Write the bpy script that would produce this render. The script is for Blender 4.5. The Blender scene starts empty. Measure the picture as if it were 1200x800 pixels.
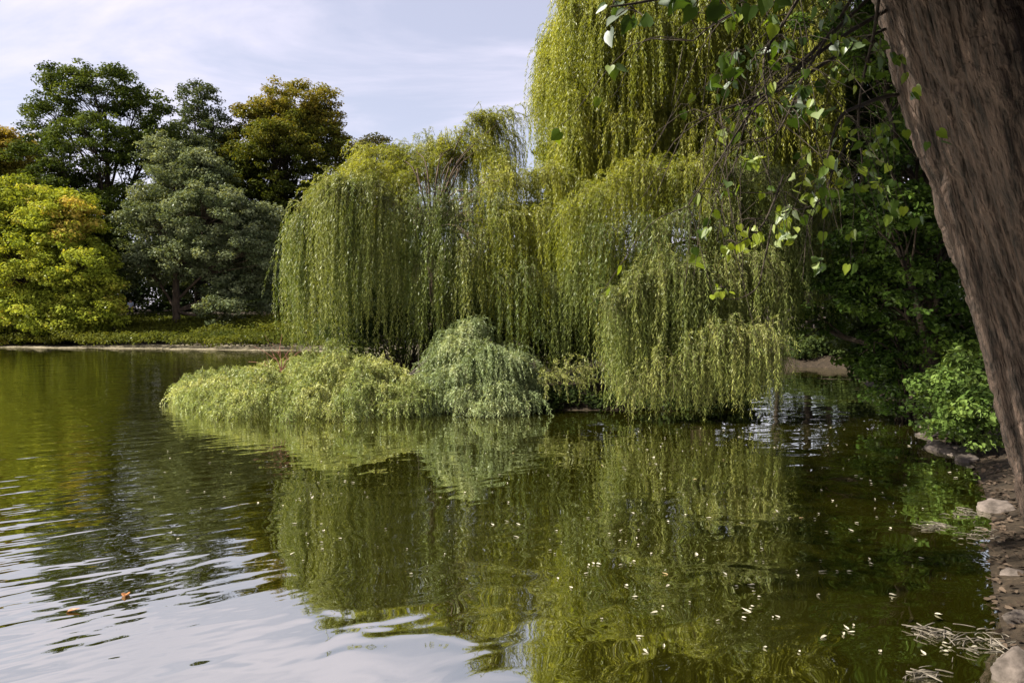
import bpy, bmesh, math
import numpy as np
from mathutils import Vector, Matrix

rng = np.random.default_rng(7)
S = bpy.context.scene
COL = S.collection

# ---------------------------------------------------------------- camera, sky, sun, exposure
F_PX, HOR, CAM_H = 873.0, 370.0, 2.2
PITCH = math.atan((400 - HOR) / F_PX)
cam = bpy.data.objects.new('camera', bpy.data.cameras.new('camera'))
COL.objects.link(cam)
cam.location = (0, 0, CAM_H)
cam.rotation_euler = (math.pi / 2 - PITCH, 0, 0)
cam.data.sensor_width = 36
cam.data.lens = 36 * F_PX / 1200
cam.data.clip_start, cam.data.clip_end = 0.05, 3000
S.camera = cam

SUN_AZ, SUN_EL = math.radians(-99), math.radians(46)      # azimuth from +Y, clockwise; sun is on the left
sdir = Vector((math.cos(SUN_EL) * math.sin(SUN_AZ), math.cos(SUN_EL) * math.cos(SUN_AZ), math.sin(SUN_EL)))
W = bpy.data.worlds.new('World'); S.world = W; W.use_nodes = True
nt = W.node_tree; nt.nodes.clear()
def N(nt, t, **kw):
    n = nt.nodes.new(t)
    for k, v in kw.items():
        if k in n.bl_rna.properties: setattr(n, k, v)
        else: n.inputs[k].default_value = v
    return n
sky = N(nt, 'ShaderNodeTexSky', sky_type='NISHITA', sun_disc=False, sun_elevation=SUN_EL, sun_rotation=SUN_AZ % (2 * math.pi), air_density=1.0, dust_density=1.5, ozone_density=1.0)
tc = N(nt, 'ShaderNodeTexCoord')
sep = N(nt, 'ShaderNodeSeparateXYZ')
ad = N(nt, 'ShaderNodeMath', operation='ADD'); ad.inputs[1].default_value = 0.25
mxz = N(nt, 'ShaderNodeMath', operation='MAXIMUM'); mxz.inputs[1].default_value = 0.08
dv = N(nt, 'ShaderNodeVectorMath', operation='DIVIDE')
mp = N(nt, 'ShaderNodeMapping'); mp.inputs['Scale'].default_value = (0.9, 1.9, 1); mp.inputs['Rotation'].default_value = (0, 0, 0.35); mp.inputs['Location'].default_value = (0.5, 0.1, 0)
nz = N(nt, 'ShaderNodeTexNoise', noise_dimensions='3D'); nz.inputs['Scale'].default_value = 1.15; nz.inputs['Detail'].default_value = 7; nz.inputs['Roughness'].default_value = 0.55; nz.inputs['Distortion'].default_value = 0.5
cr = N(nt, 'ShaderNodeMapRange', interpolation_type='SMOOTHSTEP'); cr.inputs['From Min'].default_value = 0.40; cr.inputs['From Max'].default_value = 0.68; cr.inputs['To Min'].default_value = 0.42; cr.inputs['To Max'].default_value = 0.95
mixc = N(nt, 'ShaderNodeMix', data_type='RGBA'); mixc.inputs[7].default_value = (7.2, 6.75, 7.9, 1)
bg = N(nt, 'ShaderNodeBackground'); bg.inputs['Strength'].default_value = 0.05
wo = N(nt, 'ShaderNodeOutputWorld')
L = nt.links.new
L(tc.outputs['Generated'], sep.inputs[0]); L(sep.outputs['Z'], mxz.inputs[0]); L(mxz.outputs[0], ad.inputs[0])
L(tc.outputs['Generated'], dv.inputs[0]); L(ad.outputs[0], dv.inputs[1]); L(dv.outputs[0], mp.inputs[0]); L(mp.outputs[0], nz.inputs[0])
L(nz.outputs[0], cr.inputs[0]); L(cr.outputs[0], mixc.inputs[0]); L(sky.outputs[0], mixc.inputs[6]); L(mixc.outputs[2], bg.inputs['Color']); L(bg.outputs[0], wo.inputs[0])

sun = bpy.data.objects.new('sun', bpy.data.lights.new('sun', 'SUN'))
COL.objects.link(sun); sun.location = (-30, -5, 40)
sun.data.energy = 5.0; sun.data.angle = math.radians(0.55); sun.data.color = (1.0, 0.93, 0.80)
sun.rotation_euler = sdir.to_track_quat('Z', 'Y').to_euler()
S.view_settings.view_transform = 'Standard'; S.view_settings.look = 'None'
S.view_settings.exposure = 1.6; S.view_settings.gamma = 1.0
S.render.engine = 'CYCLES'
S.cycles.max_bounces = 6; S.cycles.diffuse_bounces = 1; S.cycles.glossy_bounces = 3; S.cycles.transmission_bounces = 3
S.cycles.sample_clamp_indirect = 6

# ---------------------------------------------------------------- small helpers
def P(px, py, Y):
    """a point of the place: seen at (px,py) in the 1200x800 photo, Y metres ahead"""
    px, py, Y = np.broadcast_arrays(np.asarray(px, float), np.asarray(py, float), np.asarray(Y, float))
    u = (px - 600) / F_PX; v = (400 - py) / F_PX
    c, s = math.cos(PITCH), math.sin(PITCH)
    d = np.stack([u, c + v * s, -s + v * c], -1)
    return np.array([0, 0, CAM_H]) + d * (Y / d[..., 1])[..., None]
def unit(a):
    return a / np.maximum(np.linalg.norm(a, axis=-1, keepdims=True), 1e-9)
def rvec(n):
    return unit(rng.normal(size=(n, 3)))
def mesh_obj(name, V, F, mat, parent=None, origin=(0, 0, 0), tint=None, smooth=False):
    V = np.asarray(V, np.float32) - np.asarray(origin, np.float32)
    me = bpy.data.meshes.new(name)
    Fs = F if isinstance(F, list) and isinstance(F[0], np.ndarray) else [F]
    Fs = [np.asarray(f, np.int32) for f in Fs if len(f)]
    idx = np.concatenate([f.ravel() for f in Fs])
    cnt = np.concatenate([np.full(len(f), f.shape[1], np.int32) for f in Fs])
    st = np.concatenate([[0], np.cumsum(cnt)[:-1]]).astype(np.int32)
    me.vertices.add(len(V)); me.vertices.foreach_set('co', V.ravel())
    me.loops.add(len(idx)); me.loops.foreach_set('vertex_index', idx)
    me.polygons.add(len(cnt)); me.polygons.foreach_set('loop_start', st)
    if smooth: me.polygons.foreach_set('use_smooth', np.ones(len(cnt), bool))
    if tint is not None:
        me.attributes.new('tint', 'FLOAT', 'FACE').data.foreach_set('value', np.asarray(tint, np.float32))
    me.update(calc_edges=True)
    me.materials.append(mat)
    o = bpy.data.objects.new(name, me); COL.objects.link(o)
    if parent is not None: o.parent = parent
    else: o.location = origin
    return o
def tag(o, label=None, cat=None, group=None, kind=None):
    if label: o['label'] = label
    if cat: o['category'] = cat
    if group: o['group'] = group
    if kind: o['kind'] = kind
    return o
def thing(name, label, cat, loc, group=None):
    o = bpy.data.objects.new(name, None); COL.objects.link(o)
    o.location = tuple(float(v) for v in loc); o.empty_display_size = 0.3
    return tag(o, label, cat, group)

class Geo:
    """collects verts / faces / tint"""
    def __init__(s): s.V = []; s.F = {}; s.n = 0; s.T = {}
    def add(s, V, F, t=None):
        F = np.asarray(F, np.int64); k = F.shape[1]
        s.V.append(np.asarray(V, float)); s.F.setdefault(k, []).append(F + s.n)
        s.T.setdefault(k, []).append(np.zeros(len(F)) if t is None else np.broadcast_to(t, (len(F),)))
        s.n += len(V)
    def build(s, name, mat, parent=None, origin=(0, 0, 0), smooth=False):
        if not s.n: return None
        ks = sorted(s.F)
        return mesh_obj(name, np.concatenate(s.V), [np.concatenate(s.F[k]) for k in ks], mat, parent, origin,
                        np.concatenate([np.concatenate(s.T[k]) for k in ks]), smooth)

RHOMB = (np.array([(-.5, 0, 0), (-.02, .5, .06), (.5, 0, 0), (-.02, -.5, .06)]), [[0, 1, 2, 3]])
OVATE = (np.array([(-.5, 0, 0), (-.3, .36, .06), (.0, .46, .08), (.3, .24, .04), (.52, 0, -.03), (.3, -.24, .04), (.0, -.46, .08), (-.3, -.36, .06)]),
         [[0, 1, 2, 3, 4], [0, 4, 5, 6, 7]])
HEART = (np.array([(-.38, 0, 0), (-.5, .18, .05), (-.42, .38, .09), (-.2, .49, .1), (.08, .42, .08), (.32, .2, .02), (.58, 0, -.08), (0, 0, -.01),
                   (-.5, -.18, .05), (-.42, -.38, .09), (-.2, -.49, .1), (.08, -.42, .08), (.32, -.2, .02)]),
         [[0, 7, 3, 2, 1], [7, 6, 5, 4, 3], [0, 8, 9, 10, 7], [7, 10, 11, 12, 6]])
def leaves(geo, C, D, Nn, Ln, Wd, tint, tmpl=RHOMB):
    n = len(C)
    if n == 0: return
    D = unit(D); Sd = unit(np.cross(D, Nn)); Nn = np.cross(Sd, D)
    T, fs = tmpl; k = len(T)
    Ln = np.broadcast_to(Ln, (n,)); Wd = np.broadcast_to(Wd, (n,))
    V = C[:, None] + T[None, :, 0:1] * (D * Ln[:, None])[:, None] + T[None, :, 1:2] * (Sd * Wd[:, None])[:, None] + T[None, :, 2:3] * (Nn * Ln[:, None])[:, None]
    base = (np.arange(n) * k)[:, None]
    byk = {}
    for f in fs: byk.setdefault(len(f), []).append(f)
    V = V.reshape(-1, 3); first = True
    for kk, ff in byk.items():
        Fa = np.concatenate([base + np.array(f)[None] for f in ff]); tt = np.tile(np.broadcast_to(tint, (n,)), len(ff))
        if first: geo.add(V, Fa, tt); first = False
        else:
            geo.F.setdefault(kk, []).append(Fa + geo.n - len(V)); geo.T.setdefault(kk, []).append(tt)
def tube(geo, pts, rad, sides=6, t=0.0):
    pts = np.asarray(pts, float); m = len(pts)
    rad = np.broadcast_to(rad, (m,))
    tg = unit(np.gradient(pts, axis=0))
    ref = np.where(np.abs(tg[:, 2:3]) > .9, np.array([[1., 0, 0]]), np.array([[0, 0, 1.]]))
    a = unit(np.cross(tg, ref)); b = np.cross(tg, a)
    th = np.arange(sides) / sides * 2 * np.pi
    V = pts[:, None] + rad[:, None, None] * (np.cos(th)[None, :, None] * a[:, None] + np.sin(th)[None, :, None] * b[:, None])
    i = np.arange(m - 1)[:, None] * sides; j = np.arange(sides)[None]; j2 = (j + 1) % sides
    F = np.stack([i + j, i + j2, i + sides + j2, i + sides + j], -1).reshape(-1, 4)
    geo.add(V.reshape(-1, 3), F, t)
    e = geo.n - sides
    geo.F.setdefault(sides, []).append(np.array([[e + q for q in range(sides)]])); geo.T.setdefault(sides, []).append(np.full(1, t))
def smooth_path(pts, n):
    pts = np.asarray(pts, float); m = len(pts)
    if m == 2: return pts[0] + (pts[1] - pts[0]) * np.linspace(0, 1, n)[:, None]
    ext = np.vstack([2 * pts[0] - pts[1], pts, 2 * pts[-1] - pts[-2]])
    u = np.linspace(0, m - 1 - 1e-6, n); k = u.astype(int); f = (u - k)[:, None]
    p0, p1, p2, p3 = ext[k], ext[k + 1], ext[k + 2], ext[k + 3]
    return .5 * (2 * p1 + (p2 - p0) * f + (2 * p0 - 5 * p1 + 4 * p2 - p3) * f ** 2 + (3 * p1 - p0 - 3 * p2 + p3) * f ** 3)
def vnoise(x, y, seed=0, perx=None):
    xi = np.floor(x).astype(int); yi = np.floor(y).astype(int); fx = x - xi; fy = y - yi
    fx = fx * fx * (3 - 2 * fx); fy = fy * fy * (3 - 2 * fy)
    def h(a, b):
        if perx: a = a % perx
        v = np.sin(a * 127.1 + b * 311.7 + seed * 74.7) * 43758.5453
        return v - np.floor(v)
    return (h(xi, yi) * (1 - fx) + h(xi + 1, yi) * fx) * (1 - fy) + (h(xi, yi + 1) * (1 - fx) + h(xi + 1, yi + 1) * fx) * fy

# ---------------------------------------------------------------- materials
def new_mat(name):
    m = bpy.data.materials.new(name); m.use_nodes = True
    m.node_tree.nodes.clear(); return m, m.node_tree
def leaf_mat(name, cols, trans=0.35, tcol=(1.25, 1.15, 0.45), gloss=0.10, rough=0.5, pos=None):
    m, t = new_mat(name); L = t.links.new
    at = N(t, 'ShaderNodeAttribute', attribute_name='tint')
    rp = N(t, 'ShaderNodeValToRGB'); el = rp.color_ramp.elements
    pos = pos or [i / (len(cols) - 1) for i in range(len(cols))]
    while len(el) < len(cols): el.new(0.5)
    for e, c, p in zip(el, cols, pos): e.position = p; e.color = (*c, 1)
    L(at.outputs['Fac'], rp.inputs[0])
    d = N(t, 'ShaderNodeBsdfDiffuse'); tr = N(t, 'ShaderNodeBsdfTranslucent')
    mu = N(t, 'ShaderNodeMix', data_type='RGBA', blend_type='MULTIPLY'); mu.inputs[0].default_value = 1; mu.inputs[7].default_value = (*tcol, 1)
    L(rp.outputs[0], d.inputs[0]); L(rp.outputs[0], mu.inputs[6]); L(mu.outputs[2], tr.inputs[0])
    m1 = N(t, 'ShaderNodeMixShader'); m1.inputs[0].default_value = trans
    L(d.outputs[0], m1.inputs[1]); L(tr.outputs[0], m1.inputs[2])
    gl = N(t, 'ShaderNodeBsdfGlossy'); gl.inputs['Roughness'].default_value = max(rough, .55); gl.inputs['Color'].default_value = (.9, .92, .95, 1)
    m2 = N(t, 'ShaderNodeMixShader'); lw = N(t, 'ShaderNodeFresnel'); lw.inputs['IOR'].default_value = 1.4
    mm = N(t, 'ShaderNodeMath', operation='MULTIPLY'); mm.inputs[1].default_value = gloss * .5
    L(lw.outputs[0], mm.inputs[0]); mn = N(t, 'ShaderNodeMath', operation='MINIMUM'); mn.inputs[1].default_value = 0.12; L(mm.outputs[0], mn.inputs[0])
    L(mn.outputs[0], m2.inputs[0]); L(m1.outputs[0], m2.inputs[1]); L(gl.outputs[0], m2.inputs[2])
    o = N(t, 'ShaderNodeOutputMaterial'); L(m2.outputs[0], o.inputs[0]); return m
def rough_mat(name, c1, c2, scale=6, bump=0.3, rough=0.85, stretch=(1, 1, 1), c3=None, dist=0.03, tilt=0):
    m, t = new_mat(name); L = t.links.new
    tc = N(t, 'ShaderNodeTexCoord'); mp = N(t, 'ShaderNodeMapping'); mp.inputs['Scale'].default_value = stretch
    if tilt:                                                   # grain runs along a leaning axis
        mp.vector_type = 'TEXTURE'; mp.inputs['Rotation'].default_value = (0, tilt, 0); mp.inputs['Scale'].default_value = [1 / q for q in stretch]
    nz = N(t, 'ShaderNodeTexNoise'); nz.inputs['Scale'].default_value = scale; nz.inputs['Detail'].default_value = 8; nz.inputs['Roughness'].default_value = .62
    L(tc.outputs['Object'], mp.inputs[0]); L(mp.outputs[0], nz.inputs[0])
    rp = N(t, 'ShaderNodeValToRGB'); e = rp.color_ramp.elements
    e[0].position = .36; e[1].position = .66; e[0].color = (*c1, 1); e[1].color = (*c2, 1)
    if c3: x = e.new(.8); x.color = (*c3, 1)
    L(nz.outputs[0], rp.inputs[0])
    b = N(t, 'ShaderNodeBsdfPrincipled'); b.inputs['Roughness'].default_value = rough; b.inputs['Specular IOR Level'].default_value = .25
    L(rp.outputs[0], b.inputs['Base Color'])
    bp = N(t, 'ShaderNodeBump'); bp.inputs['Strength'].default_value = bump; bp.inputs['Distance'].default_value = dist
    nz2 = N(t, 'ShaderNodeTexNoise'); nz2.inputs['Scale'].default_value = scale * 3.1; nz2.inputs['Detail'].default_value = 6
    L(mp.outputs[0], nz2.inputs[0]); L(nz2.outputs[0], bp.inputs['Height']); L(bp.outputs[0], b.inputs['Normal'])
    o = N(t, 'ShaderNodeOutputMaterial'); L(b.outputs[0], o.inputs[0]); return m

M_bark_far = rough_mat('bark_brown', (.035, .024, .016), (.10, .07, .045), 3, .5, stretch=(3, 3, .6))
M_bark_dark = rough_mat('bark_dark', (.014, .010, .007), (.045, .033, .022), 5, .5, stretch=(3, 3, .6))
M_bark_near = rough_mat('bark_furrowed', (.010, .007, .005), (.066, .044, .033), 9, 1.0, stretch=(1.9, 1.9, .30), c3=(.24, .175, .14), dist=.05, tilt=-.274)
M_twig = rough_mat('twig_bark', (.014, .010, .007), (.045, .034, .022), 20, .2)
M_wtwig = rough_mat('willow_twig_bark', (.09, .075, .035), (.22, .19, .10), 8, .2)
M_stone = rough_mat('stone', (.035, .028, .023), (.14, .115, .102), 5, .6, c3=(.24, .20, .185))
M_redtwig = rough_mat('reddish_dead_twig', (.16, .06, .045), (.30, .14, .11), 9, .2)
M_paletwig = rough_mat('bleached_twig', (.06, .05, .036), (.17, .15, .125), 14, .2)

# ground: soil and leaf litter; a pale silty foreshore just above the water
def ground_mat():
    m, t = new_mat('bank_soil'); L = t.links.new
    tc = N(t, 'ShaderNodeTexCoord'); ge = N(t, 'ShaderNodeNewGeometry'); sp = N(t, 'ShaderNodeSeparateXYZ'); L(ge.outputs['Position'], sp.inputs[0])
    n1 = N(t, 'ShaderNodeTexNoise'); n1.inputs['Scale'].default_value = 9; n1.inputs['Detail'].default_value = 9; n1.inputs['Roughness'].default_value = .7
    L(tc.outputs['Object'], n1.inputs[0])
    rp = N(t, 'ShaderNodeValToRGB'); e = rp.color_ramp.elements
    e[0].position = .35; e[0].color = (.011, .008, .005, 1); e[1].position = .62; e[1].color = (.038, .027, .017, 1)
    x = e.new(.75); x.color = (.14, .105, .075, 1); L(n1.outputs[0], rp.inputs[0])
    n2 = N(t, 'ShaderNodeTexNoise'); n2.inputs['Scale'].default_value = 2.2; n2.inputs['Detail'].default_value = 10; n2.inputs['Roughness'].default_value = .75
    L(tc.outputs['Object'], n2.inputs[0])
    rp2 = N(t, 'ShaderNodeValToRGB'); e = rp2.color_ramp.elements
    e[0].position = .38; e[0].color = (.07, .06, .03, 1); e[1].position = .65; e[1].color = (.25, .215, .155, 1); L(n2.outputs[0], rp2.inputs[0])
    mr = N(t, 'ShaderNodeMapRange', interpolation_type='SMOOTHSTEP'); mr.inputs['From Min'].default_value = .19; mr.inputs['From Max'].default_value = .12
    L(sp.outputs['Z'], mr.inputs[0])
    my = N(t, 'ShaderNodeMapRange', interpolation_type='SMOOTHSTEP'); my.inputs['From Min'].default_value = -2; my.inputs['From Max'].default_value = -10
    L(sp.outputs['X'], my.inputs[0])
    mm = N(t, 'ShaderNodeMath', operation='MULTIPLY'); L(mr.outputs[0], mm.inputs[0]); L(my.outputs[0], mm.inputs[1])
    mx = N(t, 'ShaderNodeMix', data_type='RGBA'); L(mm.outputs[0], mx.inputs[0]); L(rp.outputs[0], mx.inputs[6]); L(rp2.outputs[0], mx.inputs[7])
    b = N(t, 'ShaderNodeBsdfPrincipled'); b.inputs['Roughness'].default_value = .9; b.inputs['Specular IOR Level'].default_value = .2
    L(mx.outputs[2], b.inputs['Base Color'])
    bp = N(t, 'ShaderNodeBump'); bp.inputs['Strength'].default_value = .7; bp.inputs['Distance'].default_value = .05; L(n1.outputs[0], bp.inputs['Height']); L(bp.outputs[0], b.inputs['Normal'])
    o = N(t, 'ShaderNodeOutputMaterial'); L(b.outputs[0], o.inputs[0]); return m

# water: murky olive body under a mirror skin, wind ripples from the left
def water_mat():
    m, t = new_mat('pond_water'); L = t.links.new
    ge = N(t, 'ShaderNodeNewGeometry'); sp = N(t, 'ShaderNodeSeparateXYZ'); L(ge.outputs['Position'], sp.inputs[0])
    def math_(op, a, b=None, c=None):
        n = N(t, 'ShaderNodeMath', operation=op)
        for i, v in enumerate((a, b, c)):
            if v is None: continue
            if isinstance(v, (int, float)): n.inputs[i].default_value = v
            else: L(v, n.inputs[i])
        return n.outputs[0]
    def noise(scale_xyz, rot, sc, det, rough=.5, dis=0):
        mp = N(t, 'ShaderNodeMapping'); mp.inputs['Rotation'].default_value = (0, 0, rot); 
        mp.vector_type = 'TEXTURE'; mp.inputs['Scale'].default_value = scale_xyz
        L(ge.outputs['Position'], mp.inputs[0])
        n = N(t, 'ShaderNodeTexNoise'); n.inputs['Scale'].default_value = sc; n.inputs['Detail'].default_value = det
        n.inputs['Roughness'].default_value = rough; n.inputs['Distortion'].default_value = dis
        L(mp.outputs[0], n.inputs[0]); return n.outputs[0]
    # ripple strength: strong on the left, none on the right
    ang = math_('ADD', sp.outputs['X'], math_('MULTIPLY', sp.outputs['Y'], .30))
    mk = N(t, 'ShaderNodeMapRange', interpolation_type='SMOOTHSTEP'); mk.inputs['From Min'].default_value = 1.1; mk.inputs['From Max'].default_value = -2.6
    L(ang, mk.inputs[0]); mask = mk.outputs[0]
    rot = math.radians(33)
    r1 = noise((1.7, .36, 1), rot, 1.0, 1.5, .4, .25)
    r2 = noise((.9, .16, 1), rot + .12, 1.0, 1, .5, .2)
    r3 = noise((.5, .13, 1), rot - .25, 1.0, 1, .5)
    c1 = noise((.55, .42, 1), .5, 1.0, 1.0, .4, .6)
    c2 = noise((1.9, 1.5, 1), .2, 1.0, 1.0, .4, .4)
    rip = math_('ADD', math_('ADD', math_('MULTIPLY', r1, .0105), math_('MULTIPLY', r2, .0062)), math_('MULTIPLY', r3, .0035))
    rip = math_('MULTIPLY', rip, mask)
    calm = math_('ADD', math_('MULTIPLY', c1, .0085), math_('MULTIPLY', c2, .018))
    h = math_('ADD', rip, calm)
    bp = N(t, 'ShaderNodeBump'); bp.inputs['Strength'].default_value = 1.0; bp.inputs['Distance'].default_value = 1.0
    L(h, bp.inputs['Height'])
    d = N(t, 'ShaderNodeBsdfDiffuse'); d.inputs[0].default_value = (.0145, .0142, .0012, 1)
    g = N(t, 'ShaderNodeBsdfGlossy'); g.inputs['Roughness'].default_value = .015; g.inputs[0].default_value = (.97, .97, .90, 1)
    L(bp.outputs[0], g.inputs['Normal'])
    fr = N(t, 'ShaderNodeFresnel'); fr.inputs['IOR'].default_value = 1.45; L(bp.outputs[0], fr.inputs['Normal'])
    fac = math_('MINIMUM', math_('ADD', math_('MULTIPLY', fr.outputs[0], .42), .57), 1.0)
    mx = N(t, 'ShaderNodeMixShader'); L(fac, mx.inputs[0]); L(d.outputs[0], mx.inputs[1]); L(g.outputs[0], mx.inputs[2])
    o = N(t, 'ShaderNodeOutputMaterial'); L(mx.outputs[0], o.inputs[0]); return m

# ---------------------------------------------------------------- terrain and water
POND = np.array([(2.55, 3.6), (3.0, 4.4), (3.8, 5.8), (4.45, 6.9), (5.2, 8.0), (7.0, 11.2), (8.1, 14.8), (9.2, 17.5), (10.6, 22), (12.6, 27), (14.0, 31),
                 (11, 32.5), (7, 33.5), (2, 36), (-4, 40), (-12.8, 46.2), (-18, 47.6), (-25, 49.4), (-35, 51.5), (-50, 53), (-72, 50), (-82, 38), (-82, -10), (-40, 0), (-15, 2.4), (0, 2.6), (1.8, 2.8)])
ISLE = np.array([(-3.2, 18.3), (-1.5, 17.4), (.6, 17.3), (2.6, 17.3), (4.2, 17.8), (5.0, 19.2), (4.6, 21.5), (3.0, 24), (0, 24.6), (-3, 23.5), (-4.6, 21.5), (-4.4, 19.6)])
def sdist(x, y, poly):
    """distance to the polygon's edge, positive inside"""
    d = np.full(x.shape, 1e9); ins = np.zeros(x.shape, bool); n = len(poly)
    for i in range(n):
        (ax, ay), (bx, by) = poly[i], poly[(i + 1) % n]
        ex, ey = bx - ax, by - ay
        tt = np.clip(((x - ax) * ex + (y - ay) * ey) / (ex * ex + ey * ey), 0, 1)
        d = np.minimum(d, np.hypot(x - ax - tt * ex, y - ay - tt * ey))
        c = ((ay > y) != (by > y)) & (x < (bx - ax) * (y - ay) / (by - ay + 1e-12) + ax)
        ins ^= c
    return np.where(ins, d, -d)
def gz(x, y):
    x = np.asarray(x, float); y = np.asarray(y, float)
    d = -sdist(x, y, POND)
    far = np.where(d < 5, .005 + .024 * d, .125 + .18 * (d - 5)); far = np.minimum(far, 1.1 + .055 * np.maximum(d - 11.5, 0)); far = np.minimum(far, 3.2)
    near = np.minimum(.30 * d, .45 + .05 * d); near = np.minimum(near, 1.2)
    w = np.clip((y - 33) / 8, 0, 1)
    land = near * (1 - w) + far * w
    wob = (vnoise(x * 1.3, y * 1.3, 3) - .5) * .12 + (vnoise(x * 4, y * 4, 5) - .5) * .05
    land = land + wob * np.clip(d, 0, 1)
    z = np.where(d > 0, land, np.maximum(.35 * d, -.9))
    di = sdist(x, y, ISLE)
    isl = np.where(di > 0, np.minimum(.28 * di, .4) + wob * np.clip(di, 0, 1), np.maximum(.35 * di, -.9))
    return np.maximum(z, np.where(d < 0, isl, -9))
xs = np.concatenate([np.arange(-600, -90, 30), np.arange(-90, -8, 1.0), np.arange(-8, 14, .16), np.arange(14, 60, 1.0), np.arange(60, 601, 30)])
ys = np.concatenate([np.arange(-60, 2, 2.0), np.arange(2, 26, .16), np.arange(26, 110, 1.0), np.arange(110, 901, 40)])
GX, GY = np.meshgrid(xs, ys)
GZ = gz(GX, GY)
nx, ny = len(xs), len(ys)
ii = (np.arange(ny - 1)[:, None] * nx + np.arange(nx - 1)[None]).ravel()
M_ground = ground_mat()
tag(mesh_obj('ground', np.stack([GX.ravel(), GY.ravel(), GZ.ravel()], -1), np.stack([ii, ii + 1, ii + 1 + nx, ii + nx], -1), M_ground, smooth=True), kind='structure')
tag(mesh_obj('water', [(-90, -12, 0), (20, -12, 0), (20, 60, 0), (-90, 60, 0)], [[0, 1, 2, 3]], water_mat()), kind='structure')

# ---------------------------------------------------------------- broadleaf trees
def clump_cloud(geo, C, R, per, size, tmpl=RHOMB, flat=.5, tbase=None, tvar=.25, aspect=.62, updir=.7):
    """leaves gathered in flattened clumps at C with radius R"""
    n = len(C); k = np.maximum((per * (R / R.mean()) ** 2).astype(int), 4)
    idx = np.repeat(np.arange(n), k); m = len(idx)
    d = rvec(m); r = rng.random(m) ** .45
    off = d * (R[idx] * r)[:, None]; off[:, 2] *= flat
    pos = C[idx] + off
    nrm = unit(d * .6 + np.array([0, 0, updir]) + rng.normal(size=(m, 3)) * .55)
    tb = rng.random(n) * .5 if tbase is None else tbase
    tt = np.clip(tb[idx] + rng.normal(size=m) * tvar * .5, 0, 1)
    sz = size * rng.uniform(.65, 1.3, m)
    leaves(geo, pos, np.cross(rvec(m), nrm), nrm, sz, sz * aspect, tt, tmpl)
def lobe_clumps(c, r, n, shell=.55, down=.35):
    d = rvec(int(n * 1.6)); d = d[(d[:, 2] > -.25) | (rng.random(len(d)) < down)][:n]
    rad = 1 - shell * rng.random(len(d)) ** 1.7
    rad *= 1 + .16 * np.sin(d[:, 0] * 5 + c[0]) * np.cos(d[:, 2] * 4 + c[2])
    return c + d * np.asarray(r) * rad[:, None]
def make_tree(name, label, base_px, Y, lobes, mat, cr=.95, dens=1.0, per=90, leaf=.24, trunk_r=.3, bark=None, tint_fn=None, lean=0, group=None, fork=.4, tmpl=RHOMB, limbs=True, base_z=None, shell=.55):
    bx = float((base_px - 600) / F_PX * Y); bz = float(gz(bx, Y)) if base_z is None else base_z
    root = thing(name, label, 'tree', (bx, Y, bz), group)
    org = (bx, Y, bz); sc = Y / F_PX
    crown = Geo(); wood = Geo()
    cents = []; clist = []
    for (px, py, rx, rz, dy) in lobes:
        c = P(px, py, Y + dy); r = np.array([rx * sc, .5 * (rx + rz) * sc * .9, rz * sc])
        area = 4 * np.pi * ((r[0] * r[1]) ** 1.6 / 3 + (r[0] * r[2]) ** 1.6 / 3 + (r[1] * r[2]) ** 1.6 / 3) ** (1 / 1.6)
        n = max(6, int(dens * .55 * area / cr ** 2))
        cl = lobe_clumps(c, r, n, shell, .9 if py < -60 else .35)
        cents.append(c); clist.append(cl)
    allc = np.concatenate(clist)
    allc = allc[allc[:, 2] > gz(allc[:, 0], allc[:, 1]) + .25]
    ex = []
    for (px, py, rx, rz, dy) in lobes:
        d = rvec(max(4, int(.05 * dens * (rx + rz) * sc / cr * 6))); d[:, 2] = np.abs(d[:, 2]) - .3
        ex.append(P(px, py, Y + dy) + d * np.array([rx, .45 * (rx + rz), rz]) * sc * rng.uniform(1.0, 1.22, (len(d), 1)))
    ex = np.concatenate(ex); ex = ex[ex[:, 2] > gz(ex[:, 0], ex[:, 1]) + .25]; nb_ = len(allc); allc = np.vstack([allc, ex])
    R = cr * np.where(np.arange(len(allc)) < nb_, rng.uniform(.5, 1.3, len(allc)), rng.uniform(.3, .6, len(allc)))
    tb = None if tint_fn is None else tint_fn(allc)
    clump_cloud(crown, allc, R, per, leaf, tmpl, tbase=tb)
    cents = np.array(cents); top = cents[:, 2].max(); zmid = bz + (top - bz) * .92
    tpts = np.array([[bx, Y, bz - .1], [bx + lean * .2, Y, bz + (zmid - bz) * .3], [bx + lean * .6, Y + .2, bz + (zmid - bz) * .65], [bx + lean, Y, zmid]])
    tp = smooth_path(tpts, 16); tube(wood, tp, trunk_r * np.linspace(1.1, .15, 16) ** .8, 10)
    if limbs:
        for c, cl in zip(cents, clist):
            f = np.clip((c[2] - bz) / (zmid - bz) * .75 - .1, .18, .85); f = .85 if c[2] > top - 3.5 and bx > 5 else f; s = tp[int(f * 15)]
            mid = (s + c) / 2 + np.array([0, 0, .05 * (c[2] - s[2])]) + rng.normal(size=3) * .25
            lp = smooth_path([s, mid, c], 9); rr = trunk_r * (1 - f * .6) * .5
            tube(wood, lp, np.linspace(rr, rr * .35, 9), 6)
            for q in cl[rng.random(len(cl)) < .45]:
                a = lp[rng.integers(4, 9)]; mm = (a + q) / 2 + rng.normal(size=3) * .2 + np.array([0, 0, .2])
                tube(wood, smooth_path([a, mm, q], 6), np.linspace(rr * .3, rr * .07, 6), 4)
    wood.build('trunk', bark or M_bark_far, root, org, True)
    crown.build('crown', mat, root, org)
    return root

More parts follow.
